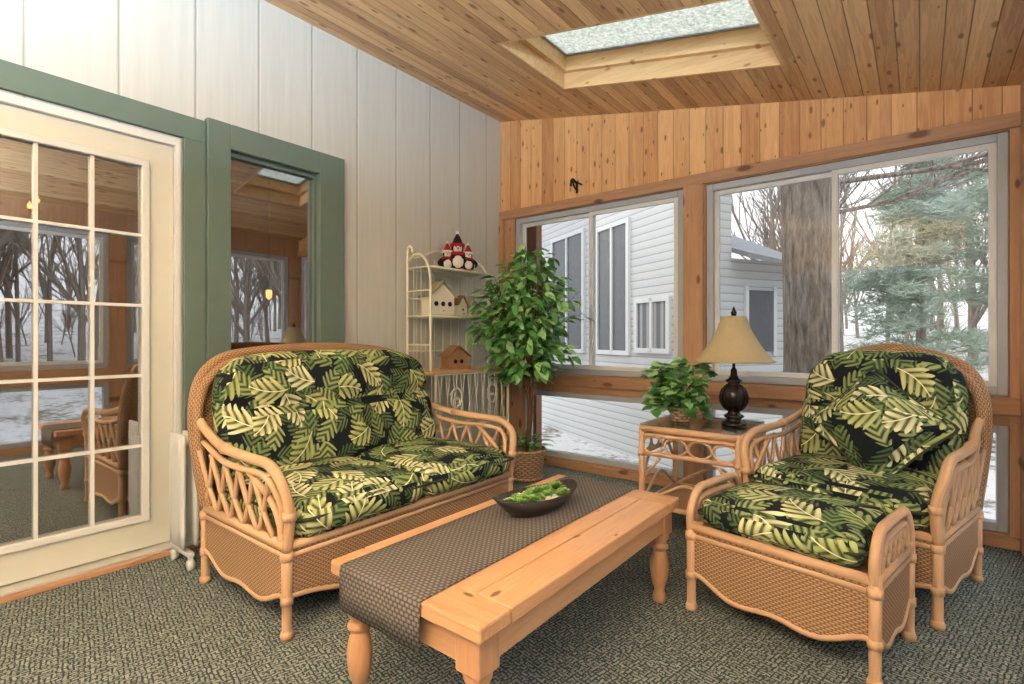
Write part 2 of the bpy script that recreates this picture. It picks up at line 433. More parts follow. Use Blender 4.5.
# ---------------------------------------------------------------- room
XR=3.49; YB=3.74; YF=-2.3; H0=3.12; SL=.203
def zc(x): return H0-SL*x
b=B('floor'); b.bx(-.0,XR+.12,YF-.1,YB+.12,-.12,0,'carpet'); b.done()
D0,D1,DZ=.13,1.07,2.15; W0,W1,WZ0,WZ1=1.30,1.87,.86,2.17
b=B('wall_left')
for y0,y1,z0,z1 in ((YF,D0,0,H0+.1),(D0,D1,DZ,H0+.1),(D1,W0,0,H0+.1),(W0,W1,0,WZ0),(W0,W1,WZ1,H0+.1),(W1,YB+.12,0,H0+.1)):
    b.bx(-.12,0,y0,y1,z0,z1,'siding')
b.done()
def prism(b,x0,x1,y0,y1,z0,mat,top=None):
    top=top or zc
    vs=[(x0,y0,z0),(x1,y0,z0),(x1,y1,z0),(x0,y1,z0),(x0,y0,top(x0)),(x1,y0,top(x1)),(x1,y1,top(x1)),(x0,y1,top(x0))]
    b.add(vs,[[0,3,2,1],[4,5,6,7],[0,1,5,4],[1,2,6,5],[2,3,7,6],[3,0,4,7]],mat,None,False)
b=B('wall_back'); prism(b,0,XR+.12,YB,YB+.12,2.24,'backw')
b.bx(0,.17,YB,YB+.12,0,2.24,'trimz'); b.bx(1.725,1.885,YB,YB+.12,.64,2.24,'trimz'); b.bx(3.45,XR+.12,YB,YB+.12,0,2.24,'trimz')
b.bx(.17,3.45,YB,YB+.12,.64,.79,'trimx'); b.bx(.17,3.45,YB,YB+.12,0,.07,'trimx')
b.bx(.17,.27,YB,YB+.12,.07,.64,'trimz'); b.bx(1.725,1.885,YB,YB+.12,.07,.64,'trimz')
b.bx(.17,3.45,YB,YB+.12,2.19,2.24,'trimx')
b.done()
b=B('trim_1'); b.bx(0.0,XR,YB-.022,YB,2.195,2.27,'trimx',.003); b.done()
b=B('trim_2'); b.bx(1.735,1.875,YB-.03,YB,.0,2.195,'trimz',.004); b.done()
b=B('trim_3'); b.bx(0.0,XR,YB-.04,YB,.70,.785,'trimx',.004); b.done()
b=B('trim_4'); b.bx(0.0,XR,YB-.03,YB,0,.06,'trimx',.004); b.done()
b=B('trim_5'); b.bx(0.0,.05,YB-.03,YB,0,2.195,'trimz',.004); b.done()

def window(name,x0,x1,z0,z1,yb,slide=True,panes=None):
    b=B(name); f=.045; y0,y1=yb+.015,yb+.085
    b.bx(x0,x0+f,y0,y1,z0,z1,'greyv',.004); b.bx(x1-f,x1,y0,y1,z0,z1,'greyv',.004)
    b.bx(x0+f,x1-f,y0,y1,z0,z0+f,'greyv',.004); b.bx(x0+f,x1-f,y0,y1,z1-f,z1,'greyv',.004)
    if slide:
        xm=(x0+x1)/2; s=.032
        for k,(a,c) in enumerate(((x0+f,xm+.018),(xm-.018,x1-f))):
            ya=y0+.008+.03*(1-k); yz=ya+.026; zz0,zz1=z0+f,z1-f
            b.bx(a,a+s,ya,yz,zz0,zz1,'white',.003); b.bx(c-s,c,ya,yz,zz0,zz1,'white',.003)
            b.bx(a+s,c-s,ya,yz,zz0,zz0+s,'white',.003); b.bx(a+s,c-s,ya,yz,zz1-s,zz1,'white',.003)
            b.bx(a+s,c-s,ya+.011,ya+.015,zz0+s,zz1-s,'screen' if k==0 else 'glass')
    else:
        b.bx(x0+f,x1-f,y0+.03,y0+.034,z0+f,z1-f,'glass')
    return b
window('window_1',.172,1.723,.795,2.188,YB).done()
window('window_2',1.887,3.448,.795,2.188,YB).done()
window('window_3',.272,1.723,.072,.638,YB,False).done()
window('window_4',1.887,3.448,.072,.638,YB,False).done()

def rot_win(name,y0,y1,z0,z1,xw,slide=True,flip=1):
    b=window(name,y0,y1,z0,z1,0,slide); b.W=Matrix(((0,1,0,xw),(1,0,0,0),(0,0,1,0),(0,0,0,1))); b.done()
b=B('wall_right'); zt=zc(XR)
bays=[(-2.2,-.35),(-.2,1.65),(1.8,3.6)]
for y0,y1 in ((YF,-2.2),(-.35,-.2),(1.65,1.8),(3.6,YB)): b.bx(XR,XR+.12,y0,y1,0,zt,'trimz')
for y0,y1 in bays:
    b.bx(XR,XR+.12,y0,y1,2.19,zt,'trimz'); b.bx(XR,XR+.12,y0,y1,.64,.79,'trimy'); b.bx(XR,XR+.12,y0,y1,0,.07,'trimy')
b.done()
k=5
for y0,y1 in bays:
    rot_win('window_%d'%k,y0+.002,y1-.002,.795,2.188,XR); k+=1
    rot_win('window_%d'%k,y0+.002,y1-.002,.072,.638,XR,False); k+=1
b=B('wall_front')
fb=[(.2,1.7),(1.85,3.35)]
for x0,x1 in ((0,.2),(1.7,1.85),(3.35,XR+.12)): prism(b,x0,x1,YF-.12,YF,0,'trimz')
for x0,x1 in fb:
    prism(b,x0,x1,YF-.12,YF,2.19,'backw'); b.bx(x0,x1,YF-.12,YF,.64,.79,'trimx'); b.bx(x0,x1,YF-.12,YF,0,.07,'trimx')
b.done()
for x0,x1 in fb:
    window('window_%d'%k,x0+.002,x1-.002,.795,2.188,YF-.12).done(); k+=1
    window('window_%d'%k,x0+.002,x1-.002,.072,.638,YF-.12,False).done(); k+=1

SX0,SX1,SY0,SY1=1.04,2.49,2.44,3.20
b=B('ceiling')
def slab(x0,x1,y0,y1):
    vs=[(x0,y0,zc(x0)),(x1,y0,zc(x1)),(x1,y1,zc(x1)),(x0,y1,zc(x0)),(x0,y0,zc(x0)+.1),(x1,y0,zc(x1)+.1),(x1,y1,zc(x1)+.1),(x0,y1,zc(x0)+.1)]
    b.add(vs,[[0,3,2,1],[4,5,6,7],[0,1,5,4],[1,2,6,5],[2,3,7,6],[3,0,4,7]],'ceil',None,False)
yA,yB2=YF-.12,YB+.12
slab(-.12,SX0,yA,yB2); slab(SX1,XR+.12,yA,yB2); slab(SX0,SX1,yA,SY0); slab(SX0,SX1,SY1,yB2)
b.done()
b=B('window_skylight')
def sl_box(x0,x1,y0,y1,d0,d1,mat):
    vs=[(x0,y0,zc(x0)+d0),(x1,y0,zc(x1)+d0),(x1,y1,zc(x1)+d0),(x0,y1,zc(x0)+d0),(x0,y0,zc(x0)+d1),(x1,y0,zc(x1)+d1),(x1,y1,zc(x1)+d1),(x0,y1,zc(x0)+d1)]
    b.add(vs,[[0,3,2,1],[4,5,6,7],[0,1,5,4],[1,2,6,5],[2,3,7,6],[3,0,4,7]],mat,None,False)
e=.018
sl_box(SX0,SX0+e,SY0,SY1,0.0,.25,'shaft'); sl_box(SX1-e,SX1,SY0,SY1,0,.25,'shaft')
sl_box(SX0+e,SX1-e,SY0,SY0+e,0,.25,'shaft'); sl_box(SX0+e,SX1-e,SY1-e,SY1,0,.25,'shaft')
q=.04
sl_box(SX0+e,SX0+e+q,SY0+e,SY1-e,.11,.21,'shaft'); sl_box(SX1-e-q,SX1-e,SY0+e,SY1-e,.11,.21,'shaft')
sl_box(SX0+e+q,SX1-e-q,SY0+e,SY0+e+q,.11,.21,'shaft'); sl_box(SX0+e+q,SX1-e-q,SY1-e-q,SY1-e,.11,.21,'shaft')
q2=.06
sl_box(SX0+e,SX0+e+q2,SY0+e,SY1-e,.211,.235,'greyv'); sl_box(SX1-e-q2,SX1-e,SY0+e,SY1-e,.211,.235,'greyv')
sl_box(SX0+e+q2,SX1-e-q2,SY0+e,SY0+e+q2,.211,.235,'greyv'); sl_box(SX0+e+q2,SX1-e-q2,SY1-e-q2,SY1-e,.211,.235,'greyv')
sl_box(SX0+e+q2,SX1-e-q2,SY0+e+q2,SY1-e-q2,.216,.226,'frost')
b.done()

b=B('trim_6')
b.bx(0,.028,D0-.12,D0-.01,0,DZ+.01,'green',.003); b.bx(0,.028,D1+.01,D1+.115,0,DZ+.01,'green',.003); b.bx(0,.028,D0-.12,D1+.115,DZ+.01,DZ+.13,'green',.003)
b.done()
b=B('window_15')
b.bx(0,.045,1.188,W0+.01,WZ0-.1,WZ1+.13,'green',.004); b.bx(0,.045,W1-.01,2.04,WZ0-.1,WZ1+.13,'green',.004)
b.bx(0,.045,W0+.01,W1-.01,WZ1-.01,WZ1+.13,'green',.004); b.bx(0,.055,W0+.01,W1-.01,WZ0-.1,WZ0+.01,'green',.004)
for a,c in ((W0+.002,W0+.025),(W1-.025,W1-.002)): b.bx(-.06,-.005,a,c,WZ0+.012,WZ1-.012,'green')
b.bx(-.06,-.005,W0+.025,W1-.025,WZ1-.035,WZ1-.012,'green'); b.bx(-.06,-.005,W0+.025,W1-.025,WZ0+.012,WZ0+.035,'green')
b.bx(-.036,-.031,W0+.025,W1-.025,WZ0+.035,WZ1-.035,'dglass')
b.done()
b=B('door_1')
gy0,gy1,gz0,gz1=.30,.905,.20,1.975
b.bx(-.11,.012,D0+.002,D0+.025,0.03,DZ-.002,'white'); b.bx(-.11,.012,D1-.025,D1-.002,0.03,DZ-.002,'white'); b.bx(-.11,.012,D0+.025,D1-.025,DZ-.04,DZ-.002,'white')
s0,s1,x0,x1=D0+.028,D1-.028,-.06,-.018
b.bx(x0,x1,s0,gy0,.035,DZ-.043,'cream'); b.bx(x0,x1,gy1,s1,.035,DZ-.043,'cream'); b.bx(x0,x1,gy0,gy1,.035,gz0,'cream'); b.bx(x0,x1,gy0,gy1,gz1,DZ-.043,'cream')
fr=.028
b.bx(-.018,-.002,gy0-fr,gy0+.004,gz0-fr,gz1+fr,'white',.003); b.bx(-.018,-.002,gy1-.004,gy1+fr,gz0-fr,gz1+fr,'white',.003)
b.bx(-.018,-.002,gy0,gy1,gz0-fr,gz0+.004,'white',.003); b.bx(-.018,-.002,gy0,gy1,gz1-.004,gz1+fr,'white',.003)
b.bx(-.04,-.036,gy0,gy1,gz0,gz1,'dglass')
for i in (1,2):
    y=gy0+(gy1-gy0)*i/3; b.bx(-.034,-.014,y-.007,y+.007,gz0,gz1,'white')
for i in range(1,5):
    z=gz0+(gz1-gz0)*i/5; b.bx(-.034,-.0145,gy0,gy1,z-.007,z+.007,'white')
b.bx(-.11,.07,D0-.02,D1+.02,0.0,.03,'alu',.004)
b.done()
b=B('trim_7'); b.bx(.07,.10,YF,D1+.12,0,.022,'trimy',.004); b.done()

b=B('room_beyond')
b.bx(-4.6,-4.5,-2.3,4.5,-.1,2.6,'inter'); b.bx(-4.5,-.13,-2.4,-2.3,-.1,2.6,'inter'); b.bx(-4.5,-.13,4.5,4.6,-.1,2.6,'inter')
b.bx(-4.6,-.13,-2.4,4.6,-.2,-.1,'interf'); b.bx(-4.6,-.13,-2.4,4.6,2.6,2.7,'inter')
b.done()
b=B('chandelier',TR(-1.25,.50,1.78,0))
b.lathe([(.001,0),(.02,.01),(.03,.05),(.012,.09),(.01,.2),(.025,.24),(.006,.28),(.006,.82)],(0,0,0),'bronze',12)
for i in range(6):
    a=PI/3*i; c,s_=math.cos(a),math.sin(a)
    b.tube([(.02*c,.02*s_,.06),(.1*c,.1*s_,.0),(.2*c,.2*s_,.02),(.22*c,.22*s_,.08)],.006,'bronze',res=6)
    b.lathe([(.02,0),(.03,.01),(.01,.02),(.01,.06)],(.22*c,.22*s_,.08),'bronze',8)
    b.lathe([(.008,0),(.014,.02),(.001,.05)],(.22*c,.22*s_,.14),'bulb',8)
b.done()
b=B('pendant_lamp',TR(-1.6,2.35,1.45,0))
b.lathe([(.001,0),(.024,.02),(.028,.06),(.02,.1)],(0,0,0),'bulb',12); b.lathe([(.05,.09),(.03,.13),(.008,.16),(.008,1.15)],(0,0,0),'bronze',12)
b.done()
b=B('wall_hook'); 
b.box((.83,YB-.004,2.36),(.02,.008,.1),'black',.002)
b.tube([(.83,YB-.008,2.39),(.83,YB-.06,2.41),(.84,YB-.11,2.39),(.85,YB-.13,2.34),(.86,YB-.15,2.35)],.009,'black'); b.tube([(.83,YB-.008,2.33),(.83,YB-.05,2.36),(.835,YB-.09,2.40)],.007,'black')
b.tube([(.78,YB-.012,2.41),(.83,YB-.016,2.40),(.88,YB-.012,2.37)],.007,'black')
b.done()

# ---------------------------------------------------------------- rattan seating
def ring(b,p,d,r,mat='rattan'):
    d=Vector(d).normalized(); p=Vector(p); b.tube([p-d*.014,p+d*.014],r,mat,n=1,res=10)
def rrect(cx,cy,hx_,hy_,r,z):
    o=[]
    for sx,sy,a0 in ((1,1,0),(-1,1,90),(-1,-1,180),(1,-1,270)):
        for i in range(5):
            a=math.radians(a0+22.5*i); o.append((cx+sx*(hx_-r)+r*math.cos(a),cy+sy*(hy_-r)+r*math.sin(a),z))
    return o
def seat(name,Mx,W,D,kind):
    b=B(name,Mx); hw=W/2; hf=-D/2; hb=D/2; zs=.335
    R=.017
    ot=(kind=='ottoman')
    wave=lambda t:.135-.05*math.sin(PI*t)**2+.018*math.cos(4*PI*t)
    for p0,p1 in (((-hw,hf,0),(hw,hf,0)),((-hw,hf,0),(-hw,hb,0)),((hw,hf,0),(hw,hb,0)),((-hw,hb,0),(hw,hb,0))):
        b.skirt(p0,p1,zs,wave,'wicker')
        P0=Vector(p0);P1=Vector(p1)
        b.tube([tuple(P0.lerp(P1,t/12)+Vector((0,0,wave(t/12)))) for t in range(13)],.012,'rattan',n=2)
        b.tube([tuple(P0+Vector((0,0,zs))),tuple(P1+Vector((0,0,zs)))],.018,'rattan',n=1)
        b.tube([tuple(P0+Vector((0,0,zs-.035))),tuple(P1+Vector((0,0,zs-.035)))],.012,'rattan',n=1)
    for sx in (-1,1):
        for y in (hf,hb):
            b.tube([(sx*hw,y,0),(sx*hw,y,.05),(sx*hw,y,.36)],[.019,.018,.020],'rattan',n=2)
            b.lathe([(.022,0),(.024,.015),(.019,.03)],(sx*hw,y,0),'rattan',12)
            ring(b,(sx*hw,y,.30),(0,0,1),.024); ring(b,(sx*hw,y,.14),(0,0,1),.023)
    b.box((0,0,zs-.01),(W-.02,D-.02,.02),'wicker')
    if ot:
        za=.485
        for sx in (-1,1):
            x=sx*hw
            b.tube([(x,hf,.30),(x,hf-.005,.40),(x,hf+.05,za-.01),(x,hf+.13,za),(x,hb-.13,za),(x,hb-.05,za-.01),(x,hb+.005,.40),(x,hb,.30)],R,'rattan')
            b.tube([(x,hf+.04,zs),(x,hf+.04,.40),(x,hf+.09,za-.045),(x,hb-.09,za-.045),(x,hb-.04,.40),(x,hb-.04,zs)],.012,'rattan')
            n=5
            for i in range(n):
                y0=hf+.06+(D-.12)*i/n; y1=hf+.06+(D-.12)*(i+1)/n
                b.tube([(x,y0,zs),(x,y1,za-.04)],.009,'rattan',n=1,res=6); b.tube([(x,y1,zs),(x,y0,za-.04)],.009,'rattan',n=1,res=6)
        b.cushion((0,0,.405),(W-.06,D+.03,.12),.055,'fabric',18,(0.0,.02,.03))
        b.tube(rrect(0,0,(W-.06)/2+.001,(D+.03)/2+.001,.05,.405),.006,'piping',closed=True,n=2,res=6)
        return b.done()
    za=.63
    for sx in (-1,1):
        x=sx*hw; xo=sx*(hw+.02)
        b.tube([(x,hf,.32),(x,hf-.02,.46),(xo,hf+.0,.57),(xo,hf+.09,.625),(xo,hf+.25,za),(xo,0.12,za+.01),(x,hb-.02,za+.05),(x,hb+.06,za+.09)],.020,'rattan')
        b.tube([(x,hf+.045,zs),(x,hf+.035,.46),(xo,hf+.06,.545),(xo,hf+.15,.58),(xo,.1,za-.05),(x,hb+.02,za)],.013,'rattan')
        b.tube([(x,hf+.02,zs),(x,hf+.10,.47),(xo,hf+.26,.58)],.012,'rattan')
        n=5; L=D-.1
        for i in range(n):
            y0=hf+.09+L*i/n; y1=hf+.09+L*(i+1)/n
            b.tube([(x,y0,zs),((x+xo)/2,(y0+y1)/2+.02,.46),(xo,y1+.02,za-.035)],.0105,'rattan',n=3,res=6)
            b.tube([(x,y1,zs),((x+xo)/2,(y0+y1)/2-.01,.47),(xo,y0,za-.04)],.0105,'rattan',n=3,res=6)
        ring(b,(x,hf-.02,.45),(0,0,1),.025)
        ring(b,(xo,.1,za+.008),(0,1,0),.025)
    yb=lambda z: hb+.0+max(0,z-.33)*.24
    out=[(-hw+.01,.33),(-hw-.005,.52),(-hw-.01,.70),(-hw+.015,.86),(-hw+.09,.965),(-hw+.24,1.02),(0,1.045)]
    out=out+[(-x,z) for x,z in out[-2::-1]]
    pts=[(x,yb(z),z) for x,z in out]
    P=cr(pts,6)
    for off,r in ((0,.030),(.03,.022)):
        b.tube([(p.x,p.y-off*.2+(-.03 if off else 0),p.z-(off if p.z>.5 else 0)) for p in P],r,'wicker',n=1,res=12)
    vs=[];fs=[];m=len(P); nr=10
    for i,p in enumerate(P):
        for j in range(nr+1):
            z=.33+(p.z-.33)*j/nr; vs.append((p.x,yb(z)+.012,z))
    for i in range(m-1):
        for j in range(nr):
            a=i*(nr+1)+j; fs.append([a,a+nr+1,a+nr+2,a+1])
    b.add(vs,fs,'wicker',None,True)
    cw=W-.045; zb0,zb1=.44,1.035; hh=(zb1-zb0)/2; zc_=(zb0+zb1)/2
    lob=3 if kind=='sofa' else 1
    def bf(q,u):
        tz=max(0,(q.z+hh*.1)/(hh*1.1)); q.x*=1-.16*tz**3*(.6 if kind=='sofa' else 1)
        if q.z>0: q.z-= .05*abs(u[0])**4*(q.z/hh)
        fr_=(1 if u[1]<0 else .0)
        puff=0
        if lob>1:
            f=(u[0]+1)/2*lob; puff+=-.050*(1-abs(math.sin(PI*f))**.5)*(0 if (f<.1 or f>lob-.1) else 1)
        puff+=-.040*math.exp(-((q.z-.04)/.035)**2)
        q.y+= -puff*fr_
        q.y+= (q.z+hh)*.24
        return q
    b.cushion((0,hb-.115,zc_),(cw,.17,2*hh),.08,'fabric',28,(0,.03,0),bf)
    nseg=2 if kind=='sofa' else 1
    cwid=(W-.05)/nseg
    for i in range(nseg):
        cx=-(W-.05)/2+cwid*(i+.5)
        b.cushion((cx,-.035,.412),(cwid+.004,D+.02,.145),.068,'fabric',20,(0,.02,.028))
        b.tube(rrect(cx,-.035,(cwid+.004)/2-.002,(D+.02)/2+.004,.05,.43),.006,'piping',closed=True,n=2,res=6)
    if kind=='chair':
        Lm=Matrix.Translation((.07,hb-.30,.695))@Matrix.Rotation(math.radians(8),4,'Z')@Matrix.Rotation(math.radians(-26),4,'X')@Matrix.Rotation(math.radians(40),4,'Y')
        def pf(q,u):
            k=1-.10*(1-abs(u[0])**2)*(abs(u[2])) ; k2=1-.10*(1-abs(u[2])**2)*abs(u[0])
            e=(1-abs(u[0])**3)*(1-abs(u[2])**3); q.y*=.20+1.0*e; q.x*=k2; q.z*=k; return q
        b.cushion((0,0,0),(.44,.20,.42),.06,'fabric2',20,(0,.02,0),pf,L=Lm)
        ed=[]
        for t0 in range(4):
            for i in range(8):
                s_=-1+2*i/8; u=(s_,1) if t0==0 else (1,-s_) if t0==1 else (-s_,-1) if t0==2 else (-1,s_)
                k=1-.10*(1-abs(u[0])**2)*abs(u[1]); k2=1-.10*(1-abs(u[1])**2)*abs(u[0])
                cc=.955 if abs(s_)>.99 else 1
                ed.append((u[0]*.22*k2*cc,0,u[1]*.21*k*cc))
        b.tube(ed,.0075,'piping',closed=True,n=2,res=6,L=Lm)
    return b.done()
seat('wicker_loveseat',TR(.905,1.635,0,90),1.31,.71,'sofa')
seat('wicker_armchair',TR(2.85,2.935,0,-14),.74,.62,'chair')
seat('wicker_ottoman',TR(2.70,2.245,0,-11),.63,.41,'ottoman')

# ---------------------------------------------------------------- coffee table
b=B('coffee_table'); x0,x1,y0,y1,zt=1.68,2.285,.89,2.15,.43
th=.042
b.bx(x0,x1,y0,y0+.12,zt-th,zt,'pinex',.007); b.bx(x0,x1,y1-.12,y1,zt-th,zt,'pinex',.007)
xs=[x0,x0+.125,x0+.25,x0+.36,x0+.485,x1]
for i in range(5): b.bx(xs[i]+.0012,xs[i+1]-.0012,y0+.1215,y1-.1215,zt-th,zt,'pine',.004)
i_=.035
b.bx(x0+i_,x1-i_,y0+i_,y0+i_+.022,zt-th-.09,zt-th,'pinex',.003); b.bx(x0+i_,x1-i_,y1-i_-.022,y1-i_,zt-th-.09,zt-th,'pinex',.003)
b.bx(x0+i_,x0+i_+.022,y0+i_,y1-i_,zt-th-.09,zt-th,'pine',.003); b.bx(x1-i_-.022,x1-i_,y0+i_,y1-i_,zt-th-.09,zt-th,'pine',.003)
for lx in (x0+.062,x1-.062):
    for ly in (y0+.062,y1-.062):
        b.box((lx,ly,zt-th-.052),(.08,.08,.104),'pinez',.005)
        b.lathe([(.024,0),(.028,.012),(.026,.03),(.021,.045),(.023,.06),(.033,.09),(.038,.13),(.038,.16),(.030,.20),(.024,.215),(.036,.225),(.036,.235),(.025,.245),(.035,.262),(.038,.275),(.036,.29)],(lx,ly,0),'pinez',20,n_s=2)
b.done()
b=B('table_runner'); rx0,rx1=1.742,2.088
path=[(y0-.006,zt-.125),(y0-.008,zt-.06),(y0-.007,zt-.01),(y0-.004,zt+.001),(y0+.01,zt+.0035)]+[(y0+.01+(y1-y0-.012)*i/10,zt+.0035) for i in range(1,10)]+[(y1-.006,zt+.0035),(y1+.006,zt+.001),(y1+.008,zt-.03),(y1+.008,zt-.12)]
vs=[];fs=[];uv=[];nx=6;l=[0]
for j in range(1,len(path)): l.append(l[-1]+math.dist(path[j],path[j-1]))
for y,z in path:
    for i in range(nx+1):
        fl=.004*math.sin(i*2.1) if z<zt-.02 else 0
        vs.append((rx0+(rx1-rx0)*i/nx,y+(fl if y>1.5 else -abs(fl)),z))
for j in range(len(path)-1):
    for i in range(nx):
        a=j*(nx+1)+i; fs.append([a,a+1,a+nx+2,a+nx+1]); u0,u1=(rx1-rx0)*i/nx,(rx1-rx0)*(i+1)/nx
        uv.append([(u0,l[j]),(u1,l[j]),(u1,l[j+1]),(u0,l[j+1])])
b.add(vs,fs,'runner',uv,True); ob=b.done(False)
md=ob.modifiers.new('t','SOLIDIFY'); md.thickness=.0025; md.offset=0

b=B('succulent_dough_bowl',TR(1.925,1.62,zt+.0055,76)); nn=28; Ls,Ws=.205,.092
def bowl_ring(s,z,sharp=.0):
    o=[]
    for k in range(nn):
        a=2*PI*k/nn; c,q=math.cos(a),math.sin(a)
        o.append((Ls*s*math.copysign(abs(c)**.9,c),Ws*s**.9*math.copysign(abs(q)**1.15,q),z+.022*abs(c)**4*(1 if z>.02 else 0)))
    return o
rings=[(.45,0),(.6,.008),(.85,.035),(1.0,.068),(.94,.069),(.82,.045),(.3,.03)]
vs=[];fs=[]
for s_,z in rings: vs+=bowl_ring(s_,z)
for i in range(len(rings)-1):
    for k2 in range(nn): fs.append([i*nn+k2,i*nn+(k2+1)%nn,(i+1)*nn+(k2+1)%nn,(i+1)*nn+k2])
fs.append(list(range(nn))[::-1]); fs.append([(len(rings)-1)*nn+k2 for k2 in range(nn)])
b.add(vs,fs,'dwood')
rs=random.Random(3)
for i in range(150):
    a=rs.random()*2*PI; r=math.sqrt(rs.random())*.8
    b.ball((Ls*r*math.cos(a)*.95,Ws*r*math.sin(a),.048+rs.random()*.008),.008+rs.random()*.004,'stone',5)
for i in range(26):
    cx=-.14+.28*(i+.5)/26; cy=(rs.random()-.5)*.10; r0=.026+.012*rs.random()
    for ly in range(3):
        for k2 in range(7):
            a=2*PI*k2/7+ly*.4; el=.25+.4*ly
            d=Vector((math.cos(a)*math.cos(el),math.sin(a)*math.cos(el),math.sin(el)))
            b.leaf(Vector((cx,cy,.058)),d,Vector((0,0,1)),r0*(1.1-.15*ly),r0*.6,'succ',fold=.5,droop=-.2)
b.done()

# ---------------------------------------------------------------- side table
b=B('rattan_side_table'); sx0,sx1,sy0,sy1,sz=1.84,2.36,2.77,3.28,.60
R=.016
for x in (sx0,sx1):
    for y in (sy0,sy1):
        b.tube([(x,y,0),(x,y,sz-.01)],.018,'rattan',n=1); b.lathe([(.022,0),(.024,.02),(.018,.03)],(x,y,0),'rattan',10)
        ring(b,(x,y,sz-.15),(0,0,1),.023); ring(b,(x,y,.16),(0,0,1),.023)
cor=[(sx0,sy0),(sx1,sy0),(sx1,sy1),(sx0,sy1)]
for i in range(4):
    a=Vector((*cor[i],0)); c=Vector((*cor[(i+1)%4],0))
    for z,r in ((sz-.012,.02),(sz-.045,.012),(sz-.15,.013),(.16,.014)): b.tube([tuple(a+Vector((0,0,z))),tuple(c+Vector((0,0,z)))],r,'rattan',n=1)
    d=c-a; m=4
    for k2 in range(m):
        p=a+d*(k2+.5)/m; u=d.normalized(); hw_=d.length/m*.5
        ptsr=[]
        for q in range(12):
            t=2*PI*q/12; ptsr.append(tuple(p+u*hw_*.95*math.cos(t)+Vector((0,0,sz-.098+.045*math.sin(t)))))
        b.tube(ptsr,.0075,'rattan',closed=True,n=2,res=6)
    b.tube([tuple(a+Vector((0,0,.3))),tuple(a+d*.2+Vector((0,0,sz-.17)))],.009,'rattan',n=1); b.tube([tuple(c+Vector((0,0,.3))),tuple(c-d*.2+Vector((0,0,sz-.17)))],.009,'rattan',n=1)
    b.tube([tuple(a+Vector((0,0,.16))),tuple(a+d*.25+Vector((0,0,.24))),tuple(a+d*.5+Vector((0,0,.3))),tuple(a+d*.75+Vector((0,0,.24))),tuple(c+Vector((0,0,.16)))],.009,'rattan')
b.box(((sx0+sx1)/2,(sy0+sy1)/2,.165),(sx1-sx0,sy1-sy0,.01),'wicker')
b.box(((sx0+sx1)/2,(sy0+sy1)/2,sz+.012),(sx1-sx0+.02,sy1-sy0+.02,.008),'tglass',.002)
b.done(); szt=sz+.0165

b=B('table_lamp',TR(2.275,3.0,szt,0))
b.lathe([(.062,0),(.066,.008),(.062,.02),(.045,.028),(.038,.04),(.052,.05),(.052,.058),(.034,.068),(.03,.08),(.05,.1),(.066,.13),(.07,.165),(.06,.2),(.036,.225),(.03,.235),(.042,.245),(.042,.252),(.026,.262),(.018,.28),(.016,.31),(.008,.32),(.008,.6)],(0,0,0),'bronze',28)
for k2 in range(16):
    a=2*PI*k2/16
    b.tube([(math.cos(a)*r,math.sin(a)*r,z) for r,z in ((.034,.085),(.053,.1),(.069,.13),(.073,.165),(.062,.2),(.036,.226))],.004,'bronze',res=5,n=2)
nsh=64; vs=[];fs=[]
prof=[(.205,.355),(.196,.362),(.165,.40),(.128,.455),(.092,.52),(.068,.585),(.064,.60)]
for r,z in prof:
    for k2 in range(nsh):
        a=2*PI*k2/nsh; rr=r*(1+.008*(k2%2)); vs.append((rr*math.cos(a),rr*math.sin(a),z))
for i in range(len(prof)-1):
    for k2 in range(nsh): fs.append([i*nsh+k2,i*nsh+(k2+1)%nsh,(i+1)*nsh+(k2+1)%nsh,(i+1)*nsh+k2])
b.add(vs,fs,'shade')
b.tube([(.206*math.cos(2*PI*q/32),.206*math.sin(2*PI*q/32),.356) for q in range(32)],.004,'shade',closed=True,n=1,res=6)
b.tube([(.065*math.cos(2*PI*q/24),.065*math.sin(2*PI*q/24),.60) for q in range(24)],.003,'shade',closed=True,n=1,res=6)
for k2 in range(3):
    a=2*PI*k2/3; b.tube([(0,0,.595),(.064*math.cos(a),.064*math.sin(a),.598)],.002,'bronze',n=1,res=5)
b.lathe([(.006,.6),(.014,.61),(.016,.625),(.008,.64),(.004,.655)],(0,0,0),'bronze',12)
b.done()

def pot(b,mat,r0,r1,h):
    b.lathe([(r0,0),(r0*1.02,.01),(r1,h-.01),(r1*1.04,h),(r1*.92,h),(r1*.88,h-.03),(.001,h-.03)],(0,0,0),mat,24)
b=B('potted_ivy',TR(1.985,2.98,szt,0)); pot(b,'basket',.05,.068,.085)
rs=random.Random(11)
for i in range(46):
    a=rs.random()*2*PI; reach=.07+.14*rs.random(); hgt=.15*rs.random()+.02; drop=rs.random()<.5
    end=Vector((math.cos(a)*reach,math.sin(a)*reach,.1+hgt if not drop else max(.04,.08-.04*rs.random())))
    p0=Vector((math.cos(a)*.02,math.sin(a)*.02,.06)); mid=Vector((end.x*.5,end.y*.5,max(end.z,.1)+.05))
    P=cr([p0,mid,end],6); b.tube([tuple(p) for p in P],.0018,'ivy1',n=1,res=4,caps=False)
    for p in P[4:]:
        for _ in range(2):
            d=Vector((math.cos(a)+rs.uniform(-.9,.9),math.sin(a)+rs.uniform(-.9,.9),rs.uniform(-.4,.5)))
            nrm=Vector((rs.uniform(-.5,.5),rs.uniform(-.8,.2),1))
            l=.05+.03*rs.random(); q=p+Vector((0,0,rs.uniform(-.01,.02))); 
            if q.z<.04: q.z=.04
            if q.x>.12: continue
            b.leaf(q,d,nrm,l,l*.85,'ivy2' if rs.random()<.4 else 'ivy1',.15,.25)
b.done(False)

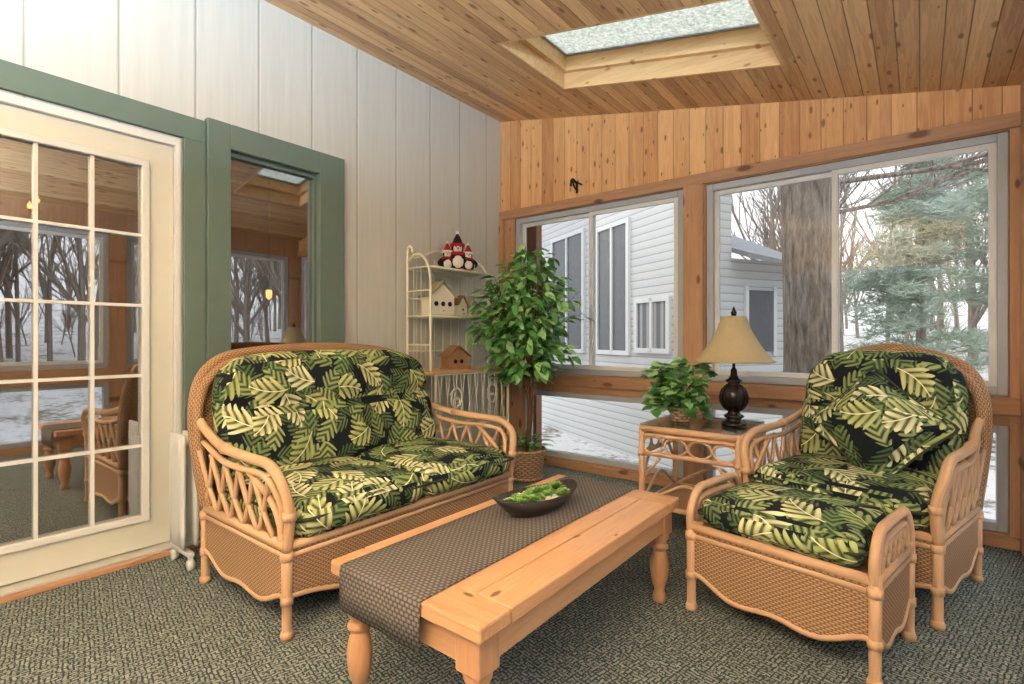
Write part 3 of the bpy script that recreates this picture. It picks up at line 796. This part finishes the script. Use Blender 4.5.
# ---------------------------------------------------------------- ficus
b=B('potted_ficus_tree',TR(.655,3.26,0,0)); 
b.lathe([(.12,0),(.125,.01),(.15,.22),(.158,.235),(.148,.24),(.14,.21),(.001,.20)],(0,0,0),'basket',28)
for z in (.015,.225):
    b.tube([((.123+z*.14)*math.cos(2*PI*q/24),(.123+z*.14)*math.sin(2*PI*q/24),z) for q in range(24)],.010,'basket',closed=True,n=1,res=6)
rs=random.Random(5)
tips=[]
for i in range(4):
    a=i*PI/2; pts=[]
    for k2 in range(7):
        z=.2+k2*.13; r=.012+.0+(.05*(k2/6)**2 if k2>3 else 0); aa=a+k2*.9; pts.append((r*math.cos(aa)+.04*math.sin(k2*.6),r*math.sin(aa),z))
    b.tube(pts,[.013,.011,.010,.008],'stem',n=4,res=7); tips.append(Vector(pts[-1])); tips.append(Vector(pts[-2])); tips.append(Vector(pts[-3]))
cen=Vector((.02,-.03,1.32))
def prof_r(z):
    t=(z-.68)/(1.84-.68)
    return .45*math.sin(PI*min(1,max(0,t))**.85)**.75
nb=0
while nb<105:
    z=rs.uniform(.76,1.82); r=prof_r(z)*math.sqrt(rs.uniform(.12,1)); a=rs.random()*2*PI
    e=Vector((cen.x+r*math.cos(a),cen.y+r*math.sin(a),z))
    if e.y>.34 or e.x<-.32: continue
    s0=min(tips,key=lambda t:(t-e).length+ (0.3 if t.z>e.z+.1 else 0))
    mid=(s0+e)/2+Vector((0,0,.06)); P=cr([s0,mid,e],5); nb+=1
    b.tube([tuple(p) for p in P],[.004,.0018],'stem',n=1,res=4,caps=False)
    for p in P[2:]:
        for _ in range(2):
            d=Vector((math.cos(a)+rs.uniform(-1,1),math.sin(a)+rs.uniform(-1,1),rs.uniform(-.9,.35)))
            nrm=Vector((rs.uniform(-.6,.6),rs.uniform(-.9,.3),1)); l=.085+.04*rs.random()
            pp=p+Vector((rs.uniform(-.03,.03),rs.uniform(-.03,.03),rs.uniform(-.03,.03)))
            if pp.y+l>.44 or pp.x-l<-.46: continue
            b.leaf(pp,d,nrm,l,l*.5,'leaf2' if rs.random()<.35 else 'leaf1',.2,.35)
for i in range(110):
    a=rs.random()*2*PI; r=rs.random()*.14; d=Vector((math.cos(a),math.sin(a),rs.uniform(-.1,1)))
    b.leaf(Vector((r*math.cos(a),r*math.sin(a),.22+.1*rs.random())),d,Vector((0,0,1)),.08+.05*rs.random(),.028,'leaf1' if i%3 else 'leaf2',.2,.5)
b.done(False)

# ---------------------------------------------------------------- baker's rack
b=B('bakers_rack'); mc='ironcream'; ry0,ry1=2.58,3.22
for x in (.05,.44):
    for y in (2.50,3.30): b.tube([(x,y,0),(x,y,.85)],.010,mc,n=1,res=8); b.ball((x,y,.008),.012,mc,6)
for z in (.84,.45,.12):
    for x in (.05,.44): b.tube([(x,2.50,z),(x,3.30,z)],.008,mc,n=1,res=6)
    for y in (2.50,3.30): b.tube([(.05,y,z),(.44,y,z)],.008,mc,n=1,res=6)
b.box((.245,2.90,.853),(.42,.84,.016),'rattan',.004)
for z in (.45,.12):
    for i in range(9): x=.07+i*.043; b.tube([(x,2.5,z),(x,3.3,z)],.003,mc,n=1,res=5)
for i in range(11):
    y=2.52+i*.076; b.tube([(.44,y,.84),(.44,min(y+.04,3.3),.45)],.004,mc,n=1,res=5); b.tube([(.44,min(y+.04,3.3),.84),(.44,y,.45)],.004,mc,n=1,res=5)
for i in range(5):
    x=.08+i*.08; b.tube([(x,3.30,.84),(x,3.30,.12)],.003,mc,n=1,res=5); b.tube([(x,2.5,.84),(x,2.5,.12)],.003,mc,n=1,res=5)
for c0 in (2.7,3.1):
    for sg in (-1,1):
        sp=[(.445,c0+sg*(.02+.10*(t/10))*math.cos(t*.9)*.6,.65+(.10*(t/10))*math.sin(t*.9)) for t in range(11)]; b.tube(sp,.006,mc,res=6,n=3)
for y in (ry0,ry1):
    b.tube([(.05,y,.85),(.05,y,1.6),(.05,y,1.74),(.07,y+(.0),1.785),(.10,y,1.77),(.11,y,1.735)],.011,mc,res=8)
    b.tube([(.30,y,.85),(.30,y,1.3),(.29,y,1.58),(.22,y,1.70),(.13,y,1.72),(.07,y,1.68)],.010,mc,res=8)
    for z in (1.05,1.26,1.45,1.62): b.tube([(.05,y,z),(.295,y,z)],.006,mc,n=1,res=6)
    for x in (.12,.2): b.tube([(x,y,.86),(x,y,1.62)],.004,mc,n=1,res=5)
for z in (1.26,1.62):
    for x in (.05,.30): b.tube([(x,ry0,z),(x,ry1,z)],.010,mc,n=1,res=6)
    b.box((.175,(ry0+ry1)/2,z+.004),(.25,ry1-ry0,.006),mc)
b.tube([(.05,ry0,1.7),(.05,ry0+.15,1.74),(.05,ry0+.32,1.80),(.05,ry1-.15,1.74),(.05,ry1,1.7)],.009,mc)
b.tube([(.05,ry0,1.40),(.05,ry1,1.40)],.006,mc,n=1); b.tube([(.05,ry0,1.0),(.05,ry1,1.0)],.006,mc,n=1)
for i in range(1,7):
    y=ry0+(ry1-ry0)*i/7; b.tube([(.05,y,.86),(.05,y,1.72)],.004,mc,n=1,res=5)
b.done()
def birdhouse(name,x,y,z,w,d,h,wall,roof,ang=0,holes=2):
    b=B(name,TR(x,y,z,ang)); zr=h*.6
    b.box((0,0,.004),(d*1.15,w*1.1,.008),roof)
    vs=[(-d/2,-w/2,.008),(d/2,-w/2,.008),(d/2,w/2,.008),(-d/2,w/2,.008),(-d/2,-w/2,zr),(d/2,-w/2,zr),(d/2,w/2,zr),(-d/2,w/2,zr),(-d/2,0,h*.97),(d/2,0,h*.97)]
    b.add(vs,[[0,3,2,1],[0,1,5,4],[2,3,7,6],[1,2,6,9,5],[3,0,4,8,7],[4,5,9,8],[6,7,8,9]],wall,None,False)
    for sg in (-1,1):
        L=Matrix.Translation((0,sg*w*.29,(zr+h)/2-.0))@Matrix.Rotation(-sg*math.atan2(h*.4,w/2),4,'X')
        b.box((0,0,.004),(d*1.25,math.hypot(w/2,h*.4)*1.22,.006),roof,L=L)
    for i in range(holes):
        yy=(i-(holes-1)/2)*w*.3
        b.tube([(d/2-.002,yy,zr*.6),(d/2+.002,yy,zr*.6)],w*.09,'blk',n=1,res=12)
    b.tube([(d/2,0,zr*.25),(d/2+.02,0,zr*.25)],.003,'stem',n=1,res=6)
    b.done()
birdhouse('birdhouse',.19,2.76,1.2675,.21,.13,.25,'bhouse','bhroof',-8,3)
birdhouse('birdhouse',.19,2.99,1.2675,.10,.08,.16,'bhouse','bhouse2',5,1)
birdhouse('birdhouse',.19,3.12,1.2675,.08,.07,.13,'bhouse','bhroof',5,1)
birdhouse('birdhouse',.27,2.86,.8615,.17,.13,.17,'bhouse2','bhouse2',-20,2)
b=B('penguin_figurines',TR(.19,2.97,1.6275,-40))
for k2,(yy,s_,hat) in enumerate(((-.08,1.15,'red'),(.0,1.55,'blk'),(.085,1.1,'red'))):
    L=Matrix.Translation((0,yy,0))@Matrix.Scale(s_,4)
    b.ball((0,0,.05),.048,'blk',10,(1,1,1.05),L=L); b.ball((.016,0,.048),.038,'wht',10,(1,.9,1),L=L)
    b.ball((0,0,.118),.032,'blk',10,L=L); b.ball((.010,0,.116),.026,'wht',10,L=L)
    b.lathe([(.036,.13),(.036,.142),(.028,.145),(.018,.17),(.004,.195)],(0,0,0),hat,14,L=L)
    b.lathe([(.037,.127),(.038,.142)],(0,0,0),'wht' if hat=='red' else 'red',14,L=L)
    b.ball((0,0,.2),.010,'wht',6,L=L)
    b.tube([(.034,0,.114),(.052,0,.11)],[.006,.001],'orange',n=1,res=6,L=L)
    for sg in (-1,1):
        b.tube([(0,sg*.04,.08),(.02,sg*.058,.055),(.03,sg*.05,.03)],[.013,.011,.006],'blk',L=L,res=7)
        b.ball((.02,sg*.02,.008),.014,'orange',6,(1.4,1,.5),L=L); b.ball((.033,sg*.010,.124),.004,'blk',5,L=L)
    b.tube([(.034*math.cos(q*PI/6),.034*math.sin(q*PI/6),.09) for q in range(12)],.009,'red',closed=True,n=1,res=6,L=L)
b.done()

# ---------------------------------------------------------------- oil heater
b=B('oil_radiator_heater')
hx=.27
for i in range(8):
    y=.965+.055*i
    b.cushion((hx,y,.37),(.17,.020,.54),.0095,'heater',6,(0,.006,0))
    b.tube([(hx-.05,y,.62),(hx-.05,y,.12)],.014,'heater',n=1,res=8); b.tube([(hx+.05,y,.62),(hx+.05,y,.12)],.014,'heater',n=1,res=8)
b.tube([(hx,.97,.58),(hx,1.35,.58)],.018,'heater',n=1); b.tube([(hx,.97,.16),(hx,1.35,.16)],.018,'heater',n=1)
b.box((hx,1.405,.36),(.15,.08,.5),'heater',.01)
for y in (.985,1.36):
    b.box((hx,y,.075),(.22,.03,.02),'heater',.004)
    for sx in (-1,1): b.tube([(hx+sx*.1,y-.012,.025),(hx+sx*.1,y+.012,.025)],.025,'heater',n=1,res=14); b.box((hx+sx*.1,y,.055),(.012,.02,.04),'heater')
b.box((hx,1.17,.10),(.04,.40,.02),'heater',.004)
b.done()

# ---------------------------------------------------------------- outside
GZ=-.75
b=B('snow_ground'); n=60; vs=[];fs=[]
def gh(x,y):
    r=math.hypot(x-1.7,y-1); return GZ+max(0,(r-9))*.10+.12*mnoise.noise(Vector((x*.25,y*.25,0)))*min(1,max(0,(r-4)/4))
for i in range(n+1):
    for j in range(n+1):
        x=-40+90*i/n; y=-35+90*j/n; vs.append((x,y,gh(x,y)))
for i in range(n):
    for j in range(n): a=i*(n+1)+j; fs.append([a,a+n+1,a+n+2,a+1])
b.add(vs,fs,'snow'); b.done()
P=Vector((-.41,7.43,0)); d=Vector((.948,-.526,0)).normalized(); nr=Vector((d.y,-d.x,0))
Mh=Matrix(((d.x,-nr.x,0,P.x),(d.y,-nr.y,0,P.y),(0,0,1,0),(0,0,0,1)))
b=B('neighbouring_house',Mh)
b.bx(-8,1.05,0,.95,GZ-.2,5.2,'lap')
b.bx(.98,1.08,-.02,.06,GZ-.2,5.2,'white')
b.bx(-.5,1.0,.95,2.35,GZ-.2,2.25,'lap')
def roofq(x0,x1,y0,y1,z0,z1,th,mat):
    vs=[(x0,y0,z1),(x1,y0,z0+.16),(x1,y1,z0),(x0,y1,z1),(x0,y0,z1+th),(x1,y0,z0+.16+th),(x1,y1,z0+th),(x0,y1,z1+th)]
    b.add(vs,[[0,3,2,1],[4,5,6,7],[0,1,5,4],[1,2,6,5],[2,3,7,6],[3,0,4,7]],mat,None,False)
roofq(-.5,1.35,.95,2.6,2.05,2.9,.07,'roof')
b.bx(1.0,1.03,1.3,1.8,.9,1.8,'dark'); b.bx(1.0,1.04,1.24,1.3,.84,1.86,'white'); b.bx(1.0,1.04,1.8,1.86,.84,1.86,'white')
b.bx(1.28,1.36,2.45,2.53,GZ-.1,2.1,'white')
def hw(s0,s1,z0,z1,mat):
    b.bx(s0,s1,-.02,.02,z0,z1,mat)
    for a,c in ((s0-.07,s0),(s1,s1+.07),((s0+s1)/2-.025,(s0+s1)/2+.025)): b.bx(a,c,-.05,0,z0-.07,z1+.07,'white')
    b.bx(s0,s1,-.05,0,z0-.07,z0,'white'); b.bx(s0,s1,-.05,0,z1,z1+.07,'white')
hw(-2.6,-1.45,.9,3.0,'dark'); hw(-.92,-.1,.9,2.9,'dark'); hw(.18,.84,.95,1.62,'blind')
b.done()
def seg(b,p,q,r0,r1,mat,res=5):
    b.tube([tuple(p),tuple(q)],[r0,r1],mat,n=1,res=res,caps=False)
def grow(b,p,d,L,r,dep,mat,rs,res=5):
    q=p+d*L; seg(b,p,q,r,r*.72,mat,res if dep>1 else 3)
    if dep<=0: return
    k=3 if dep>1 else 2
    for i in range(k):
        nd=(d+Vector((rs.uniform(-.75,.75),rs.uniform(-.75,.75),rs.uniform(-.1,.5)))).normalized()
        grow(b,p+d*L*rs.uniform(.5,1.0),nd,L*rs.uniform(.55,.8),r*.55,dep-1,mat,rs,res)
    grow(b,q,(d+Vector((rs.uniform(-.2,.2),rs.uniform(-.2,.2),.1))).normalized(),L*.8,r*.7,dep-1,mat,rs,res)
b=B('woods_trees'); rs=random.Random(21)
cnt=0
while cnt<230:
    ang=rs.uniform(-1.0,2.05); rr=rs.uniform(12,36); x=3+rr*math.cos(ang); y=1+rr*math.sin(ang)
    if x<1.6 and y<20: continue
    if x<-2: continue
    if rr<17 and 1.05<ang<1.6: continue
    cnt+=1
    r=rs.uniform(.05,.13)
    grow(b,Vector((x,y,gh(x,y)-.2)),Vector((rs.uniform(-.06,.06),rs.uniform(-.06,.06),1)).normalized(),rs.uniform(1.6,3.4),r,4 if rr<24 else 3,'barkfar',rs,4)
for i in range(160):
    ang=rs.uniform(-1.0,1.9); rr=rs.uniform(16,34); x=3+rr*math.cos(ang); y=1+rr*math.sin(ang)
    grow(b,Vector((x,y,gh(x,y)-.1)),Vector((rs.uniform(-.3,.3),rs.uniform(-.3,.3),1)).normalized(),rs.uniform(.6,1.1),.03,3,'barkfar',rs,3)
b.done(False)
b=B('large_tree'); tp=Vector((2.22,6.0,0)); rs=random.Random(2)
b.tube([(tp.x,tp.y,GZ-.3),(tp.x,tp.y,GZ+.2),(tp.x+.01,tp.y,1),(tp.x-.03,tp.y,3),(tp.x,tp.y,6)],[.36,.29,.265,.25,.2],'bark',res=20)
for i in range(9):
    z=2.0+i*.32; a=rs.uniform(-.9,1.6)
    grow(b,Vector((tp.x,tp.y,z)),Vector((math.cos(a),math.sin(a)*.6,rs.uniform(-.1,.4))).normalized(),rs.uniform(.7,1.2),.03,4,'bark',rs)
b.done(False)
def pine(name,x,y,h,rad,seed,z0):
    b=B(name); rs=random.Random(seed); base=gh(x,y)-.2
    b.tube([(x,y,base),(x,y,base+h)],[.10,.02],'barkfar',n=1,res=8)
    nb_=int(36+h*6)
    for i in range(nb_):
        t=rs.random()**.8; z=z0+(h-z0)*t; L=rad*(1-t)**.7*rs.uniform(.6,1.1)+.15; a=rs.random()*2*PI
        p=Vector((x,y,base+z)); e=p+Vector((math.cos(a)*L,math.sin(a)*L,L*rs.uniform(-.15,.25)))
        Q=cr([p,(p+e)/2+Vector((0,0,.08*L)),e],6); b.tube([tuple(v) for v in Q],[.012,.004],'barkfar',n=1,res=4,caps=False)
        for v in Q[2:]:
            for _ in range(7):
                w=v+Vector((rs.uniform(-.18,.18),rs.uniform(-.18,.18),rs.uniform(-.08,.10)))
                for _ in range(4):
                    dd=Vector((rs.uniform(-1,1),rs.uniform(-1,1),rs.uniform(-.2,.8))).normalized(); sd=dd.cross(Vector((rs.uniform(-1,1),rs.uniform(-1,1),rs.uniform(-1,1)))).normalized()*.010
                    b.add([w-sd,w+sd,w+dd*rs.uniform(.12,.24)],[[0,1,2]],'needle')
    b.done(False)
pine('pine_tree',3.1,11.0,4.9,1.6,4,.7)
pine('pine_tree',4.4,14.5,6.4,2.1,5,.6)

# ---------------------------------------------------------------- light
w=bpy.data.worlds.new('overcast_sky'); bpy.context.scene.world=w; w.use_nodes=True; nt=w.node_tree; nt.nodes.clear()
bg=nt.nodes.new('ShaderNodeBackground'); o=nt.nodes.new('ShaderNodeOutputWorld'); tcw=nt.nodes.new('ShaderNodeTexCoord'); sp=nt.nodes.new('ShaderNodeSeparateXYZ'); rp=nt.nodes.new('ShaderNodeValToRGB')
nt.links.new(tcw.outputs['Generated'],sp.inputs[0]); nt.links.new(sp.outputs[2],rp.inputs[0]); nt.links.new(rp.outputs[0],bg.inputs[0]); nt.links.new(bg.outputs[0],o.inputs[0])
rp.color_ramp.elements[0].position=0; rp.color_ramp.elements[0].color=(.60,.61,.62,1)
rp.color_ramp.elements[1].position=.5; rp.color_ramp.elements[1].color=(.98,.99,1,1)
e_=rp.color_ramp.elements.new(.22); e_.color=(.76,.77,.78,1)
bg.inputs[1].default_value=1.6
def light(ty,name,loc,energy,col=(1,1,1),size=.1,rot=None):
    l=bpy.data.lights.new(name,ty); l.energy=energy; l.color=col
    if ty=='POINT': l.shadow_soft_size=size
    if ty=='AREA': l.shape='DISK'; l.size=size
    ob=bpy.data.objects.new(name,l); ob.location=loc
    if rot: ob.rotation_euler=rot
    bpy.context.scene.collection.objects.link(ob)
# uplights on stands, added unseen behind the camera to brighten ceiling and room
for (lx,ly,en) in ((2.0,-1.05,90),(3.1,-.7,120),(2.5,-1.8,110)):
    b=B('added_uplight_stand',TR(lx,ly,0,0))
    b.lathe([(.14,0),(.14,.015),(.02,.03),(.012,.05),(.012,1.72),(.03,1.74),(.13,1.78),(.19,1.84),(.20,1.87),(.19,1.87),(.12,1.80),(.001,1.79)],(0,0,0),'bronze',24); b.done()
    light('AREA','added_uplight_source',(lx,ly,1.86),en,(.66,.84,1),.32,(PI,0,0))
light('POINT','interior_fill_light',(-2.6,-1.6,2.2),34,(1,.86,.7),.1)  # warm fill added for the room beyond, out of view, no lamp body
sc=bpy.context.scene
sc.view_settings.view_transform='Standard'; sc.view_settings.exposure=1.08
cam=bpy.data.cameras.new('camera'); co=bpy.data.objects.new('camera',cam); sc.collection.objects.link(co)
co.location=(3.08,0,1.1); co.rotation_euler=(PI/2,0,math.radians(38.2)); cam.sensor_width=36; cam.lens=518/1024*36; cam.shift_y=-4/1024; cam.clip_start=.02
sc.camera=co
